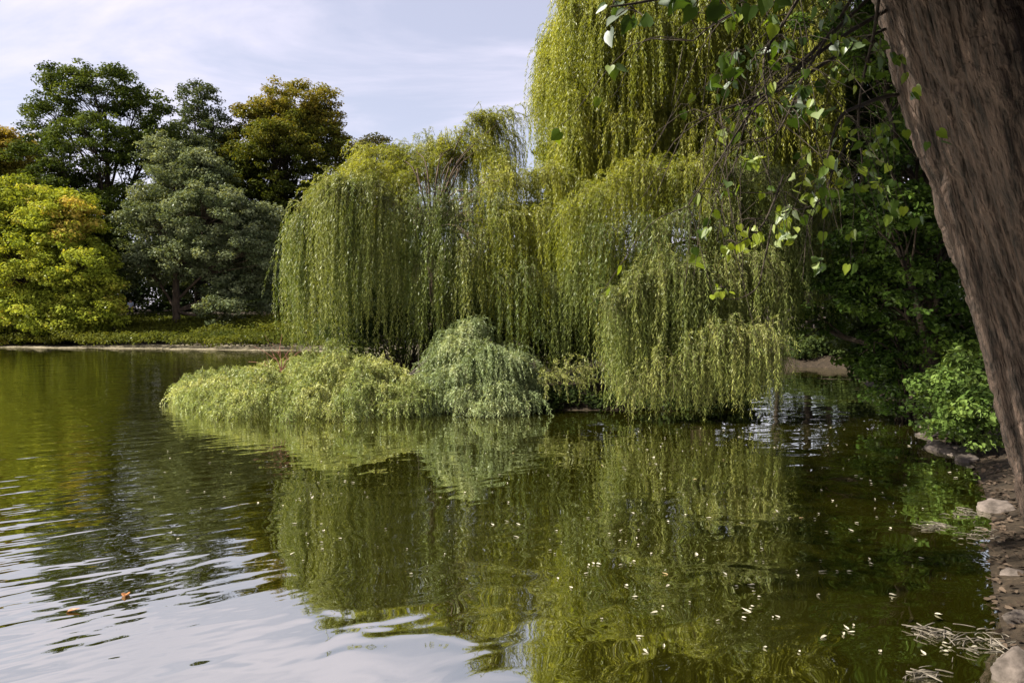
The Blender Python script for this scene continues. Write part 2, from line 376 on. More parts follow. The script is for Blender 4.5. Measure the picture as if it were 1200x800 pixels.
G_dark = [(.022, .036, .006), (.048, .070, .012), (.085, .11, .018)]
M_dark = leaf_mat('dark_green_leaves', G_dark)
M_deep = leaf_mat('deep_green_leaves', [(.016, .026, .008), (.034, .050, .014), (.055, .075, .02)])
M_silver = leaf_mat('silvery_leaves', [(.050, .068, .028), (.092, .115, .052), (.19, .215, .115)], trans=.3, gloss=.12)
M_yellow = leaf_mat('yellow_green_leaves', [(.12, .16, .018), (.21, .245, .026), (.31, .335, .04), (.46, .33, .07)], pos=[0, .4, .75, 1])
M_orange = leaf_mat('orange_brown_leaves', [(.045, .062, .010), (.085, .10, .013), (.165, .145, .020), (.24, .175, .025)])
M_brown = leaf_mat('olive_brown_leaves', [(.035, .040, .012), (.065, .062, .018), (.10, .08, .025)])
TG = 'trees on the far bank'

def t_rand(lo, hi):
    return lambda c: rng.uniform(lo, hi, len(c))
def t_orange_patch(c):
    t = rng.uniform(.15, .75, len(c)); p = P(88, 256, 55.5)
    d = np.hypot((c[:, 0] - p[0]) / 2.0, (c[:, 2] - p[2]) / 1.5)
    return np.where((d < rng.uniform(.45, 1.25, len(c))) & (c[:, 1] < 58), rng.uniform(.8, 1, len(c)), t)
make_tree('yellow_tree', 'broad bushy yellow-green tree with an orange patch, hanging over the water at the far bank', 40, 58,
          [(20, 250, 48, 42, 1), (75, 262, 42, 40, -1), (20, 320, 60, 50, -2), (92, 325, 46, 44, -2), (40, 375, 66, 34, -3), (100, 372, 36, 30, -3), (-50, 290, 60, 80, 0), (-40, 370, 60, 36, -2)],
          M_yellow, cr=.8, dens=1.5, per=105, leaf=.23, trunk_r=.28, tint_fn=t_orange_patch)
make_tree('oak_tree', 'tall airy dark green tree with black limbs against the sky, behind the yellow tree', 128, 68,
          [(110, 103, 58, 30, 0), (62, 135, 44, 26, 2), (70, 225, 40, 40, 0), (185, 160, 24, 30, 0), (75, 290, 40, 40, 0), (160, 130, 44, 30, 2), (50, 180, 36, 26, 0), (110, 170, 52, 36, -3), (165, 190, 42, 40, 0), (95, 230, 46, 34, 0), (150, 255, 48, 40, -1), (110, 300, 56, 40, 0)],
          M_dark, cr=.85, dens=.85, per=85, leaf=.25, trunk_r=.42, bark=M_bark_dark, tint_fn=t_rand(.1, .9))
make_tree('slender_tree', 'grey-green tree with a narrow pointed top, between the tall dark tree and the orange-brown one', 232, 76,
          [(232, 122, 26, 24, 0), (236, 160, 42, 30, 0), (215, 185, 34, 34, 0), (262, 190, 40, 40, 0), (240, 215, 54, 44, 0), (225, 265, 52, 46, 0), (240, 320, 60, 40, 0)],
          M_silver, cr=.85, dens=1.0, per=85, leaf=.25, trunk_r=.3, bark=M_bark_dark, tint_fn=t_rand(0, .4))
make_tree('silver_tree', 'silvery grey-green tree with a bare brown lower trunk on the far bank', 207, 61,
          [(215, 210, 40, 36, 0), (250, 250, 52, 42, -2), (190, 260, 44, 44, 0), (280, 300, 44, 42, -2), (225, 295, 56, 32, -1), (168, 312, 36, 30, 0), (285, 345, 36, 28, -1), (262, 362, 26, 22, -3), (308, 322, 22, 30, -1), (302, 265, 24, 30, 0), (192, 185, 26, 26, 1), (240, 205, 30, 30, 0)],
          M_silver, cr=.8, dens=1.25, per=95, leaf=.22, trunk_r=.30, tint_fn=t_rand(.2, 1))
make_tree('chestnut_tree', 'large rounded tree turning orange-brown at its top', 335, 76,
          [(345, 128, 50, 34, 0), (290, 190, 36, 40, 0), (352, 165, 56, 36, 0), (305, 150, 32, 30, 0), (375, 155, 30, 34, 0), (330, 180, 46, 40, -3), (385, 195, 24, 30, 0), (350, 230, 50, 40, 0), (300, 240, 46, 50, 0), (340, 300, 60, 50, 0), (380, 250, 40, 40, 0)],
          M_orange, cr=.9, dens=1.2, per=90, leaf=.25, trunk_r=.4, bark=M_bark_dark,
          tint_fn=lambda c: np.clip((c[:, 2] - 13) / 16, 0, .65) + rng.uniform(-.15, .15, len(c)))
make_tree('orange_tree', 'orange-topped tree at the left edge behind the yellow tree', 15, 72,
          [(5, 178, 46, 26, 0), (-30, 200, 60, 50, 0), (30, 215, 34, 28, 0), (0, 260, 60, 50, 0)],
          M_orange, cr=.85, dens=1.1, per=90, leaf=.25, trunk_r=.3, bark=M_bark_dark, tint_fn=lambda c: np.clip((c[:, 2] - 12) / 7, .0, 1))
make_tree('brown_tree', 'small olive-brown tree showing above the left end of the willows', 440, 82,
          [(440, 185, 34, 26, 0), (470, 205, 30, 26, 0), (415, 200, 26, 26, 0), (445, 240, 50, 40, 0), (440, 300, 60, 50, 0)],
          M_brown, cr=.85, dens=.95, per=75, leaf=.25, trunk_r=.3, bark=M_bark_dark, tint_fn=t_rand(.1, .9))
make_tree('pine_tree', 'dark ragged tree standing behind the gap between the two willow crowns', 650, 58,
          [(640, 180, 14, 12, 0), (660, 195, 22, 14, 0), (645, 212, 26, 16, 0), (672, 225, 28, 24, 0), (650, 260, 44, 34, 0), (640, 310, 60, 40, 0)],
          M_deep, cr=.6, dens=1.0, per=60, leaf=.22, trunk_r=.25, bark=M_bark_dark, tint_fn=t_rand(.2, .8))

# far wood behind: reads as one dark mass
wood = Geo(); ww = Geo()
wc = []
for X in np.arange(-95, 60, 2.2):
    for row in range(3):
        Yc = 92 + row * 8 + rng.uniform(-3, 3); px = 600 + X / Yc * F_PX
        gap = 905 < px < 990
        top = 12.5 if px < 430 else (6.5 if gap else 8.5)
        h = top * rng.uniform(.75, 1.1)
        for zc in np.arange(.5, h, 1.4):
            wc.append((X + rng.normal() * 1.0, Yc + rng.normal(), zc + 2.2))
wc = np.array(wc)
clump_cloud(wood, wc, rng.uniform(1.2, 2.2, len(wc)), 190, .46, flat=.7, tbase=rng.random(len(wc)) * .7)
tag(wood.build('woodland', M_deep), 'dark woodland massed behind the far bank trees', 'woodland', kind='stuff')

# low ground cover along the far bank
gc = Geo(); n = 5200
X = rng.uniform(-60, -9, n); d_ = rng.uniform(2.6, 22, n)
Yg = 44.5 + np.interp(X, [-60, -50, -35, -25, -18, -12.8, -4], [51.5, 52, 50, 47.6, 45.6, 44.2, 40]) - 44.5 + d_
cz = gz(X, Yg)
hh = .25 + .75 * vnoise(X * .45, Yg * .45, 9) + .2 * rng.random(n)
clump_cloud(gc, np.stack([X, Yg, cz + hh * .8], -1), rng.uniform(.35, .75, n), 34, .18, flat=.55, tbase=np.clip(vnoise(X * .25, Yg * .25, 2) + rng.normal(size=n) * .12, 0, 1))
M_cover = leaf_mat('ground_cover_leaves', [(.030, .042, .006), (.062, .074, .009), (.11, .118, .015)])
tag(gc.build('ground_cover', M_cover), 'low leafy ground cover along the far bank', 'ground cover', kind='stuff')

# two clipped-looking shrubs beyond the foreshore
def shrub(name, label, px, Y, lobes, mat, cr, per, leaf, tmpl=RHOMB, dens=1.2, tint=None, flat=.55, shell=.6):
    bx = float((px - 600) / F_PX * Y); bz = float(gz(bx, Y)); org = (bx, Y, bz)
    root = thing(name, label, 'shrub', org); sc = Y / F_PX; g = Geo(); w = Geo()
    for (qx, qy, rx, rz, dy) in lobes:
        c = P(qx, qy, Y + dy); r = np.array([rx * sc, (rx + rz) * .45 * sc, rz * sc])
        area = 4 * np.pi * (r[0] * r[2] + r[0] * r[1] + r[1] * r[2]) / 3
        cl = lobe_clumps(c, r, max(8, int(dens * .55 * area / cr ** 2)), shell)
        cl = cl[cl[:, 2] > gz(cl[:, 0], cl[:, 1]) + cr * .15]
        if not len(cl): continue
        tb = rng.uniform(.1, .9, len(cl)) if tint is None else tint(cl)
        clump_cloud(g, cl, cr * rng.uniform(.6, 1.25, len(cl)), per, leaf, tmpl, flat, tb)
        for q in cl[rng.random(len(cl)) < .35]:
            s = np.array([bx + rng.normal() * .15, Y + rng.normal() * .15, bz - .05])
            tube(w, smooth_path([s, (s + q) / 2 + np.array([0, 0, .25 * abs(q[2] - s[2])]), q], 7), np.linspace(.02, .006, 7) * max(1, Y / 20), 5)
    w.build('stem', M_bark_dark, root, org, True); g.build('foliage', mat, root, org)
    return root
shrub('rounded_shrub', 'low rounded dark green shrub right of the bare brown trunk', 318, 57, [(318, 391, 28, 12, 0)], M_cover, .5, 70, .16, tint=lambda c: rng.uniform(0, .45, len(c)))

# ---------------------------------------------------------------- weeping willows
def strand_leaves(geo, twg, S0, out, Ln, reach, rise, sp=.032, ll=.10, lw=.017, tint=None, twig_len=.9, twig_r=.004, sway=.06, spread=.62, zmin=.02):
    """hanging shoots: each starts at S0, arches outwards and falls; leaves all along it"""
    n = len(S0); m = np.maximum((Ln / sp).astype(int), 3); idx = np.repeat(np.arange(n), m)
    s = (np.arange(len(idx)) - np.repeat(np.cumsum(m) - m, m)) * sp
    ph = rng.uniform(0, 6.28, (n, 2)); fq = rng.uniform(1.0, 2.4, n); amp = sway * rng.uniform(.3, 1.3, n)
    drift = rng.normal(size=(n, 2)) * .035
    def curve(i, s):
        r = reach[i]; q = s / np.maximum(r, .02); e = np.exp(-q)
        hh = r * (1 - e); zz = -(s - r * (1 - e)) * .97 + rise[i] * np.sin(np.pi * np.clip(q / 2.4, 0, 1))
        wv = amp[i] * np.clip(s / 1.0, 0, 1)
        x = out[i, 0] * hh + wv * np.sin(fq[i] * s + ph[i, 0]) + drift[i, 0] * s
        y = out[i, 1] * hh + wv * np.sin(fq[i] * .9 * s + ph[i, 1]) + drift[i, 1] * s
        return S0[i] + np.stack([x, y, zz], -1)
    pos = curve(idx, s); T = unit(curve(idx, s + .02) - pos)
    lat = unit(rng.normal(size=pos.shape)); lat = unit(lat - T * (lat * T).sum(-1, keepdims=True))
    D = unit(T * (1 - spread * .55) + lat * spread * .75 + np.array([0, 0, -.18]))
    l = ll * rng.uniform(.6, 1.25, len(idx)) * np.clip(1.25 - .5 * s / Ln[idx], .5, 1)
    C = pos + D * (l * .5)[:, None] + rng.normal(size=pos.shape) * .008
    keep = C[:, 2] > zmin
    tt = (np.zeros(n) + .5 if tint is None else tint)[idx] + rng.normal(size=len(idx)) * .13
    nn = rvec(len(idx))
    leaves(geo, C[keep], D[keep], nn[keep], l[keep], np.full(keep.sum(), lw) * (l[keep] / ll) ** .5, np.clip(tt, 0, 1)[keep])
    if twg is not None:                                       # the bare shoot itself, thin three-sided
        k = 9; tl = np.minimum(Ln, twig_len) if np.isscalar(twig_len) else np.minimum(Ln, twig_len)
        u = np.linspace(0, 1, k); ii = np.repeat(np.arange(n), k); ss = (tl[:, None] * u[None]).ravel()
        pp = curve(ii, ss).reshape(n, k, 3); th = np.array([0, 2.1, 4.2])
        rr = twig_r * (1.15 - .6 * u)
        V = pp[:, :, None] + rr[None, :, None, None] * np.stack([np.cos(th), np.sin(th), .3 * np.cos(th * 2)], -1)[None, None]
        b = np.arange(n)[:, None, None] * k * 3 + np.arange(k - 1)[None, :, None] * 3; j = np.arange(3)[None, None]; j2 = (j + 1) % 3
        twg.add(V.reshape(-1, 3), np.stack([b + j, b + j2, b + 3 + j2, b + 3 + j], -1).reshape(-1, 4))
def crest_curtain(geo, twg, crest, Y, dY, nb, per, bottom, bj, center, tint=(.3, .8), reach=(.25, .6), rise=(.03, .2), sig=.105, ll=.105, lw=.018, sp=.034, front=.45, limb_from=None, limb_geo=None, limb_r=.03, twig=.9, crest_noise=13, wisp=.14, nlimb=4):
    cp = np.array(crest, float); seg = np.r_[0, np.cumsum(np.hypot(*np.diff(cp, axis=0).T))]
    tq = (np.arange(nb) + rng.uniform(-.4, .4, nb)) / nb * seg[-1]
    bx = np.interp(tq, seg, cp[:, 0]); by = np.interp(tq, seg, cp[:, 1]) + rng.normal(size=nb) * 6
    Yb = (np.interp(tq, seg, Y) if np.ndim(Y) else np.full(nb, Y)) + rng.uniform(-dY, dY, nb)
    st = P(bx, by, Yb)
    bot = (np.interp(tq, seg, bottom) if np.ndim(bottom) else np.full(nb, bottom)) + rng.normal(size=nb) * bj
    by = by + (vnoise(bx * .045, bx * 0 + np.mean(cp) * .1, 41) - .5) * crest_noise * 2; st = P(bx, by, Yb)
    zb = np.maximum(P(bx, bot, Yb)[:, 2], -.1)
    L0 = np.maximum(st[:, 2] - zb, .3)
    k = rng.poisson(per, nb) + 2; idx = np.repeat(np.arange(nb), k); n = len(idx)
    c = np.asarray(center)
    o = unit(st[:, :2] - c[None]) + np.array([0, -front]); o = unit(o)[idx] + rng.normal(size=(n, 2)) * .35; o = unit(o)
    bt = rng.uniform(*tint, nb)
    S0 = st[idx] + rng.normal(size=(n, 3)) * np.array([sig, sig, sig * 1.1])
    Ln = L0[idx] * np.where(rng.random(n) < .3, rng.uniform(.3, .8, n), rng.uniform(.75, 1.08, n))
    rc = rng.uniform(*reach, n); rs = rng.uniform(*rise, n); ws = rng.random(n) < wisp
    rc = np.where(ws, rng.uniform(.4, .95, n), rc); rs = np.where(ws, rng.uniform(.2, .55, n), rs)
    strand_leaves(geo, twg, S0, o, Ln, rc, rs, sp, ll, lw, bt[idx], twig_len=twig)
    if limb_from is not None:
        lf = np.asarray(limb_from, float)
        for i in rng.permutation(nb)[:0 if nlimb > 50 else max(2, nb // nlimb)]:
            e = st[i] - np.array([o[0, 0] * 0, 0, .05]); mid = (lf + e) / 2; mid[2] = max(lf[2], e[2]) * .55 + min(lf[2], e[2]) * .45 + .35
            p = smooth_path([lf, mid + rng.normal(size=3) * .15, e], 10)
            tube(limb_geo, p, np.linspace(limb_r, .008, 10), 5)

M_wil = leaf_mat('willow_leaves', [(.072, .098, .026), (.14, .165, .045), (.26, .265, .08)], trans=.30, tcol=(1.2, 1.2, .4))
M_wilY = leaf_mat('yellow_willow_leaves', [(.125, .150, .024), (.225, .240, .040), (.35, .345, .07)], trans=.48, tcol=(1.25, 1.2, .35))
M_wilP = leaf_mat('pale_willow_leaves', [(.15, .195, .06), (.29, .33, .11), (.47, .48, .19)], trans=.3, tcol=(1.2, 1.15, .5))
M_wilG = leaf_mat('grey_green_willow_leaves', [(.15, .195, .085), (.25, .305, .145), (.42, .47, .25)], trans=.3, tcol=(1.2, 1.15, .5))

def willow_root(name, label, px, Y, r, h, lean=(0, 0)):
    bx = float((px - 600) / F_PX * Y); bz = float(gz(bx, Y)); org = np.array([bx, Y, max(bz, -.2)])
    root = thing(name, label, 'tree', org)
    wood = Geo(); top = org + np.array([lean[0], lean[1], h])
    p = smooth_path([org - np.array([0, 0, .2]), org + np.array([lean[0] * .2, lean[1] * .2 + .05, h * .4]), top], 14)
    tube(wood, p, np.linspace(r * 1.2, r * .6, 14), 12)
    return root, org, wood, top

# left willow: broad, hangs over the water on the left
r, org, wd, top = willow_root('weeping_willow', 'broad weeping willow at the left, its curtain ending over the pale mound of shoots', 520, 20.8, .32, 4.2, (-.3, -.3))
g = Geo(); tw = Geo(); c = org[:2]
gy = Geo()
def CW(geo, *a, **k): crest_curtain(geo, tw, *a, center=c, limb_from=top, limb_geo=wd, **k)
CW(g, [(356, 268), (364, 246), (380, 234), (405, 226), (440, 228), (470, 244)], [19.4, 19.2, 19, 18.7, 18.6, 18.8], .45, 15, 30, [424, 426, 420, 412, 418, 428], 14, tint=(.1, .9), ll=.11, sig=.085)
CW(g, [(366, 275), (405, 262), (450, 268), (480, 280)], 19.7, .5, 8, 16, [410, 415, 425, 430], 14, tint=(.0, .5))
CW(g, [(470, 246), (510, 238), (560, 232), (590, 228)], 19.2, .6, 14, 20, [415, 425, 420, 400], 26, tint=(.0, .7), sig=.09)
CW(g, [(490, 300), (520, 290), (560, 285)], 18.6, .4, 9, 9, [420, 430, 420], 14, tint=(.2, .7))
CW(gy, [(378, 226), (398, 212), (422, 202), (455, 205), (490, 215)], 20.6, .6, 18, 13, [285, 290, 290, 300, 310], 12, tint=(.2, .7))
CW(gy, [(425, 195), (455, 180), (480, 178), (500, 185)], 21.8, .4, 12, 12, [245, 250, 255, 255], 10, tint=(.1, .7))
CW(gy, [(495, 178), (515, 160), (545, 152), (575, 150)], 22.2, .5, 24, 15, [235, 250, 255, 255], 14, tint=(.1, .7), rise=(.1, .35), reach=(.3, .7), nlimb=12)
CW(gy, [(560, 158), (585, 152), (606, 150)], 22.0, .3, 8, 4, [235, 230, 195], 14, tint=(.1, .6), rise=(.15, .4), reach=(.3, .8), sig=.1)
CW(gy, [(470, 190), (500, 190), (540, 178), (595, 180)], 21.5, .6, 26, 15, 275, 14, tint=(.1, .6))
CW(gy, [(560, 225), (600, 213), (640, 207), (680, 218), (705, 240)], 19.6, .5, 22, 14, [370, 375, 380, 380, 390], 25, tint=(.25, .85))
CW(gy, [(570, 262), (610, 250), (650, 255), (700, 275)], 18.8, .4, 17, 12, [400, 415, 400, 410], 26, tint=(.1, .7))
CW(g, [(570, 330), (610, 320), (660, 325), (715, 330)], 18.4, .5, 16, 11, [425, 450, 455, 455], 18, tint=(.1, .6))
CW(g, [(420, 260), (500, 255), (600, 250), (690, 260)], 21.8, .8, 56, 18, 445, 18, tint=(.0, .45))
CW(g, [(635, 445), (665, 436), (690, 446)], 16.9, .25, 7, 8, 474, 6, tint=(.4, .8), reach=(.3, .6), nlimb=99)
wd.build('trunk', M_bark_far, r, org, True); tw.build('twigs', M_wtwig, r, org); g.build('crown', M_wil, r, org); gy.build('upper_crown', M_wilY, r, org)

# tall willow behind
r, org, wd, top = willow_root('weeping_willow', 'tallest weeping willow, yellow-green, its crown rising out of the top of the view', 770, 23.2, .42, 8.2, (.2, -.2))
g = Geo(); tw = Geo(); c = org[:2]
CW(g, [(640, 92), (655, 40), (680, 0), (715, -45), (770, -80), (830, -85), (900, -60), (960, -20), (985, 30)], [22.6, 22.4, 22.2, 22, 21.8, 21.8, 22, 22.4, 22.6], .4, 44, 15, [170, 165, 150, 120, 90, 80, 90, 140, 190], 22, tint=(.15, .8))
for row, (y0, y1, xa, xb) in enumerate([(20, 150, 665, 960), (70, 210, 662, 960), (125, 245, 668, 955), (-30, 90, 690, 940), (150, 275, 672, 930), (180, 300, 665, 900)]):
    xm = np.linspace(xa, xb, 5); CW(g, [(x, y0 + 18 * abs(i - 2) / 2 - 8 + rng.uniform(-12, 12)) for i, x in enumerate(xm)], 20.9 + .3 * (row % 2), .6, 44, 20, y1, 22, tint=(.1, .85), ll=.125, lw=.023)
CW(g, [(650, 60), (720, 0), (800, -40), (900, -20), (970, 40)], 24.2, .8, 60, 20, [250, 240, 240, 240, 250], 25, tint=(.1, .6), ll=.13, lw=.025)
wd.build('trunk', M_bark_far, r, org, True); tw.build('twigs', M_wtwig, r, org); g.build('crown', M_wilY, r, org)

# right willow in front, trails in the water
r, org, wd, top = willow_root('weeping_willow', 'green weeping willow at the right end of the island, its shoots trailing into the water', 825, 18.3, .30, 4.0, (.0, -.5))
g = Geo(); tw = Geo(); gy = Geo(); c = org[:2]
CW(gy, [(672, 250), (700, 228), (745, 208), (795, 188), (840, 190)], 17.6, .7, 28, 15, [370, 350, 335, 330, 340], 22, tint=(.0, .6))
CW(g, [(835, 190), (880, 200), (925, 218), (957, 250)], 17.4, .4, 19, 13, [350, 365, 370, 310], 26, tint=(.1, .6))
CW(g, [(690, 280), (760, 255), (820, 245), (880, 255), (945, 270)], 17.0, .6, 30, 14, [400, 395, 405, 410, 365], 30, tint=(.0, .6))
CW(g, [(722, 345), (740, 326), (765, 316), (800, 322), (825, 330)], 16.2, .45, 19, 16, [505, 503, 490, 485, 490], 14, tint=(.25, .8), reach=(.3, .6))
CW(g, [(815, 320), (850, 305), (890, 312), (908, 330)], 16.4, .4, 18, 16, [505, 512, 514, 514], 10, tint=(.25, .85))
CW(g, [(810, 400), (845, 388), (880, 385), (903, 395)], 15.6, .25, 15, 15, 512, 8, tint=(.4, .9), reach=(.3, .6))
CW(g, [(732, 448), (755, 436), (785, 434), (805, 440), (835, 440)], 15.7, .3, 18, 13, 508, 6, tint=(.4, .85), reach=(.25, .5), nlimb=99)
CW(g, [(700, 300), (760, 300), (840, 300), (900, 300)], 19.4, .6, 22, 12, 470, 20, tint=(.0, .4))
CW(g, [(900, 225), (940, 240), (962, 262)], 17.8, .3, 8, 5, [400, 380, 330], 30, tint=(.1, .6), sig=.1)
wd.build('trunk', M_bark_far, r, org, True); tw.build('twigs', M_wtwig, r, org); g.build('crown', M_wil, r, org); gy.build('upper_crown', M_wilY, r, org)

# ---------------------------------------------------------------- low mounds of willow shoots at the island's left end
def mound(name, label, front, ridge, n, mat, L=(.35, .9), back=.7, seed_t=(.2, .9), heads=24, ll=.085):
    """front: (px, py, Y) along the water; ridge: (px, py, Y) along the top"""
    fp = P(*np.array(front, float).T); rp = P(*np.array(ridge, float).T); fp[:, 2] = np.maximum(fp[:, 2], .03)
    org = np.array([*(fp.mean(0)[:2] * .5 + rp.mean(0)[:2] * .5), -.05])
    root = thing(name, label, 'shrub', org); g = Geo(); tw = Geo(); core = Geo()
    nh = max(14, n // heads)
    u = rng.random(nh) * (len(fp) - 1); k = u.astype(int); f = (u - k)[:, None]
    A = fp[k] * (1 - f) + fp[k + 1] * f; B = rp[k] * (1 - f) + rp[k + 1] * f
    v = rng.random(nh) ** .9 * (1 + back)
    hz = np.where(v < 1, np.sin(np.clip(v, 0, 1) * np.pi / 2) ** .85, 1 - ((v - 1) / (back + .25)) ** 2)
    hp = A + (B - A) * v[:, None]; base = A[:, 2] + (B[:, 2] - A[:, 2]) * hz
    hp[:, 2] = np.maximum(base + rng.normal(size=nh) * .15 * np.clip(base, .3, 1), .12)
    slope = unit((A - B)[:, :2]) * np.where(v < 1.1, 1, -.4)[:, None]
    ht = np.clip(rng.uniform(-.1, .9, nh), *seed_t); hs = rng.uniform(.6, 1.35, nh)
    idx = rng.integers(0, nh, n); ang = rng.uniform(0, 2 * np.pi, n)
    o = unit(np.stack([np.cos(ang), np.sin(ang)], -1) + slope[idx] * rng.uniform(.1, 1.0, (n, 1)) + np.array([.1, -.2]))
    Ln = rng.uniform(*L, n) * hs[idx]
    pos = hp[idx] + rng.normal(size=(n, 3)) * np.array([.09, .09, .05]) - np.stack([o[:, 0], o[:, 1], np.zeros(n)], -1) * .05
    strand_leaves(g, tw, pos, o, Ln, Ln * rng.uniform(.35, .7, n), rng.uniform(.05, .34, n) * hs[idx], .024, ll, .017, np.clip(ht[idx] + rng.normal(size=n) * .1, 0, 1), twig_len=.6, sway=.03, spread=.7, zmin=.004)
    tw.build('twigs', M_wtwig, root, org); g.build('foliage', mat, root, org)
    return root
mound('willow_mound', 'widest and lowest mound, pale willow shoots sprawling on the water at left',
      [(214, 472, 18.6), (236, 485, 16.8), (270, 492, 15.9), (330, 495, 15.5), (400, 495, 15.4), (455, 492, 15.7), (500, 488, 16.0)],
      [(212, 458, 20.0), (245, 444, 19.4), (290, 442, 18.6), (335, 440, 18.2), (395, 424, 17.8), (445, 440, 17.5), (505, 458, 17.0)], 4600, M_wilP, L=(.4, .95))
mound('willow_mound', 'tall domed clump of arching green willow shoots beside the pale mound',
      [(488, 470, 17.2), (515, 478, 16.7), (550, 480, 16.5), (590, 478, 16.6), (622, 465, 17.0)],
      [(496, 440, 18.0), (522, 412, 17.8), (556, 388, 17.6), (592, 404, 17.7), (618, 448, 18.0)], 2400, M_wilG, L=(.45, 1.35), heads=55)
mound('willow_mound', 'small grey-green clump of shoots at the waterline in front of the domed clump',
      [(535, 486, 16.3), (560, 489, 16.1), (590, 489, 16.1), (612, 484, 16.3)],
      [(535, 466, 16.8), (562, 450, 16.9), (592, 452, 16.9), (614, 466, 16.8)], 700, M_wilG, L=(.35, .8), seed_t=(.5, 1))

# dark bushes added to deepen the shade under the willows
shrub('dark_fill_bush', 'dark bush added to deepen the gloom under the left willow', 470, 20.6, [(440, 385, 60, 46, 0), (510, 390, 50, 46, .5), (570, 375, 60, 60, .8), (640, 385, 60, 66, 1)], M_deep, .45, 90, .13, dens=1.3)
shrub('dark_fill_bush', 'low dark undergrowth added to darken the island edge at the waterline', 740, 17.7, [(640, 470, 34, 14, 0), (690, 474, 30, 12, -.1), (740, 470, 34, 16, 0), (790, 470, 34, 18, 0), (840, 468, 30, 20, .2), (870, 462, 24, 20, .6)], M_deep, .3, 70, .10, dens=1.4)
shrub('dark_fill_bush', 'dark bush added to deepen the gloom under the right willow', 780, 20.8, [(690, 400, 60, 60, 0), (760, 395, 60, 66, 0), (830, 400, 50, 60, 0)], M_deep, .45, 90, .13, dens=1.3)

# bare bleached branches rising out of the mound, and the reddish dead sprig
def sprig(name, label, start, ends, mat, r0, cat='branch', kinks=.06, sub=3):
    s = P(*start); root = tag(None, None) if False else None
    g = Geo()
    for e in ends:
        q = P(*e); p = smooth_path([s, (s + q) / 2 + rng.normal(size=3) * kinks + np.array([0, 0, kinks]), q], 10); tube(g, p, np.linspace(r0, r0 * .25, 10), 5)
        for _ in range(sub):
            a = p[rng.integers(3, 9)]; d = unit((q - s)[None])[0] + rng.normal(size=3) * .6; ln = rng.uniform(.15, .4)
            tube(g, smooth_path([a, a + d * ln * .5 + np.array([0, 0, .03]), a + d * ln], 6), np.linspace(r0 * .4, r0 * .15, 6), 4)
    return tag(g.build(name, mat, None, s, True), label, cat)
sprig('dead_branch', 'bare pale branches slanting up from the mound into the willow shade', (478, 440, 17.3), [(505, 415, 17.6), (520, 405, 18.0), (530, 410, 17.8), (515, 425, 17.4)], M_paletwig, .018)
sprig('dead_branch', 'reddish dead twigs sticking up behind the pale mound', (330, 436, 18.5), [(318, 418, 18.6), (326, 412, 18.6), (338, 422, 18.5), (352, 410, 18.7), (364, 416, 18.8), (310, 428, 18.4)], M_redtwig, .016, sub=5)

# ---------------------------------------------------------------- right bank trees and shrubs
M_right = leaf_mat('fresh_green_leaves', [(.018, .036, .006), (.040, .075, .012), (.085, .135, .022)], trans=.35, gloss=.12, rough=.35)
M_ivy = leaf_mat('bright_shrub_leaves', [(.045, .080, .016), (.085, .135, .028), (.13, .185, .045)], trans=.3, gloss=.14, rough=.35)
make_tree('bank_tree', 'dark leafy tree on the right bank whose branches overhang the shaded water', 1090, 15.5,
          [(1075, 190, 62, 60, 0), (1035, 260, 60, 50, -.5), (1100, 280, 60, 60, 0), (1000, 330, 46, 50, 1), (1060, 360, 70, 50, 0), (1120, 400, 50, 50, 0), (1120, 110, 90, 70, 1), (1050, 60, 80, 60, 1.5), (1020, 420, 40, 36, 1), (1120, -40, 130, 90, 1), (1000, -20, 70, 80, 3), (930, -150, 110, 60, 1), (1060, -190, 130, 80, 0), *[(q, -105 - (i % 2) * 14, 62, 34, -1.6 + .8 * (i % 4)) for i, q in enumerate(range(590, 1000, 34))], (960, 380, 36, 34, 2.5)],  # the high lobes out over the water are unseen, added to shade the bank
          M_right, cr=.36, dens=.95, per=95, leaf=.105, trunk_r=.2, bark=M_bark_dark, tint_fn=t_rand(.1, .9), tmpl=OVATE)
make_tree('bank_tree', 'tall shaded tree standing behind the overhanging one on the right bank', 1100, 22,
          [(1010, 180, 60, 70, 0), (1080, 120, 90, 90, 0), (1010, 60, 60, 70, 1), (1010, 290, 50, 60, 0), (1080, 300, 80, 80, 0), (1050, 400, 60, 50, 0), (1100, -60, 150, 110, 0), (1200, 150, 120, 200, 0), (1005, 380, 30, 40, 1)],
          M_deep, cr=.6, dens=1.1, per=90, leaf=.17, trunk_r=.3, bark=M_bark_dark, tint_fn=t_rand(.1, .9))
make_tree('bank_tree', 'dark tree across the channel glimpsed right of the willow curtain', 1000, 38,
          [(1000, 280, 40, 60, 0), (950, 300, 46, 46, 1), (935, 340, 40, 24, 4), (975, 345, 40, 24, 5), (1040, 220, 60, 90, 1), (900, 280, 50, 50, 2), (930, 200, 60, 60, 2), (880, 180, 60, 70, 3), (940, 120, 70, 60, 3), (1000, 150, 60, 70, 2)],
          M_deep, cr=.8, dens=1.2, per=80, leaf=.22, trunk_r=.22, bark=M_bark_dark, tint_fn=t_rand(.1, .9))
for k_, (px, Y_, rr_, lab) in enumerate([(912, 35.0, .13, 'thin dark trunked tree at the channel edge, leftmost of the row seen past the willow'), (948, 36.5, .2, 'thickest dark trunked tree at the channel edge behind the willow curtain'), (972, 35.5, .12, 'thin dark trunked tree at the channel edge, rightmost of the row seen past the willow')]):
    make_tree('channel_tree', lab, px, Y_, [(px, 250, 40, 50, 0), (px + 15, 190, 50, 50, 1), (px - 10, 305, 28, 26, .5)], M_deep, cr=.7, dens=.9, per=70, leaf=.2, trunk_r=rr_, bark=M_bark_dark, tint_fn=t_rand(.1, .9), group='dark trees along the channel', lean=.3 * (k_ - 1))
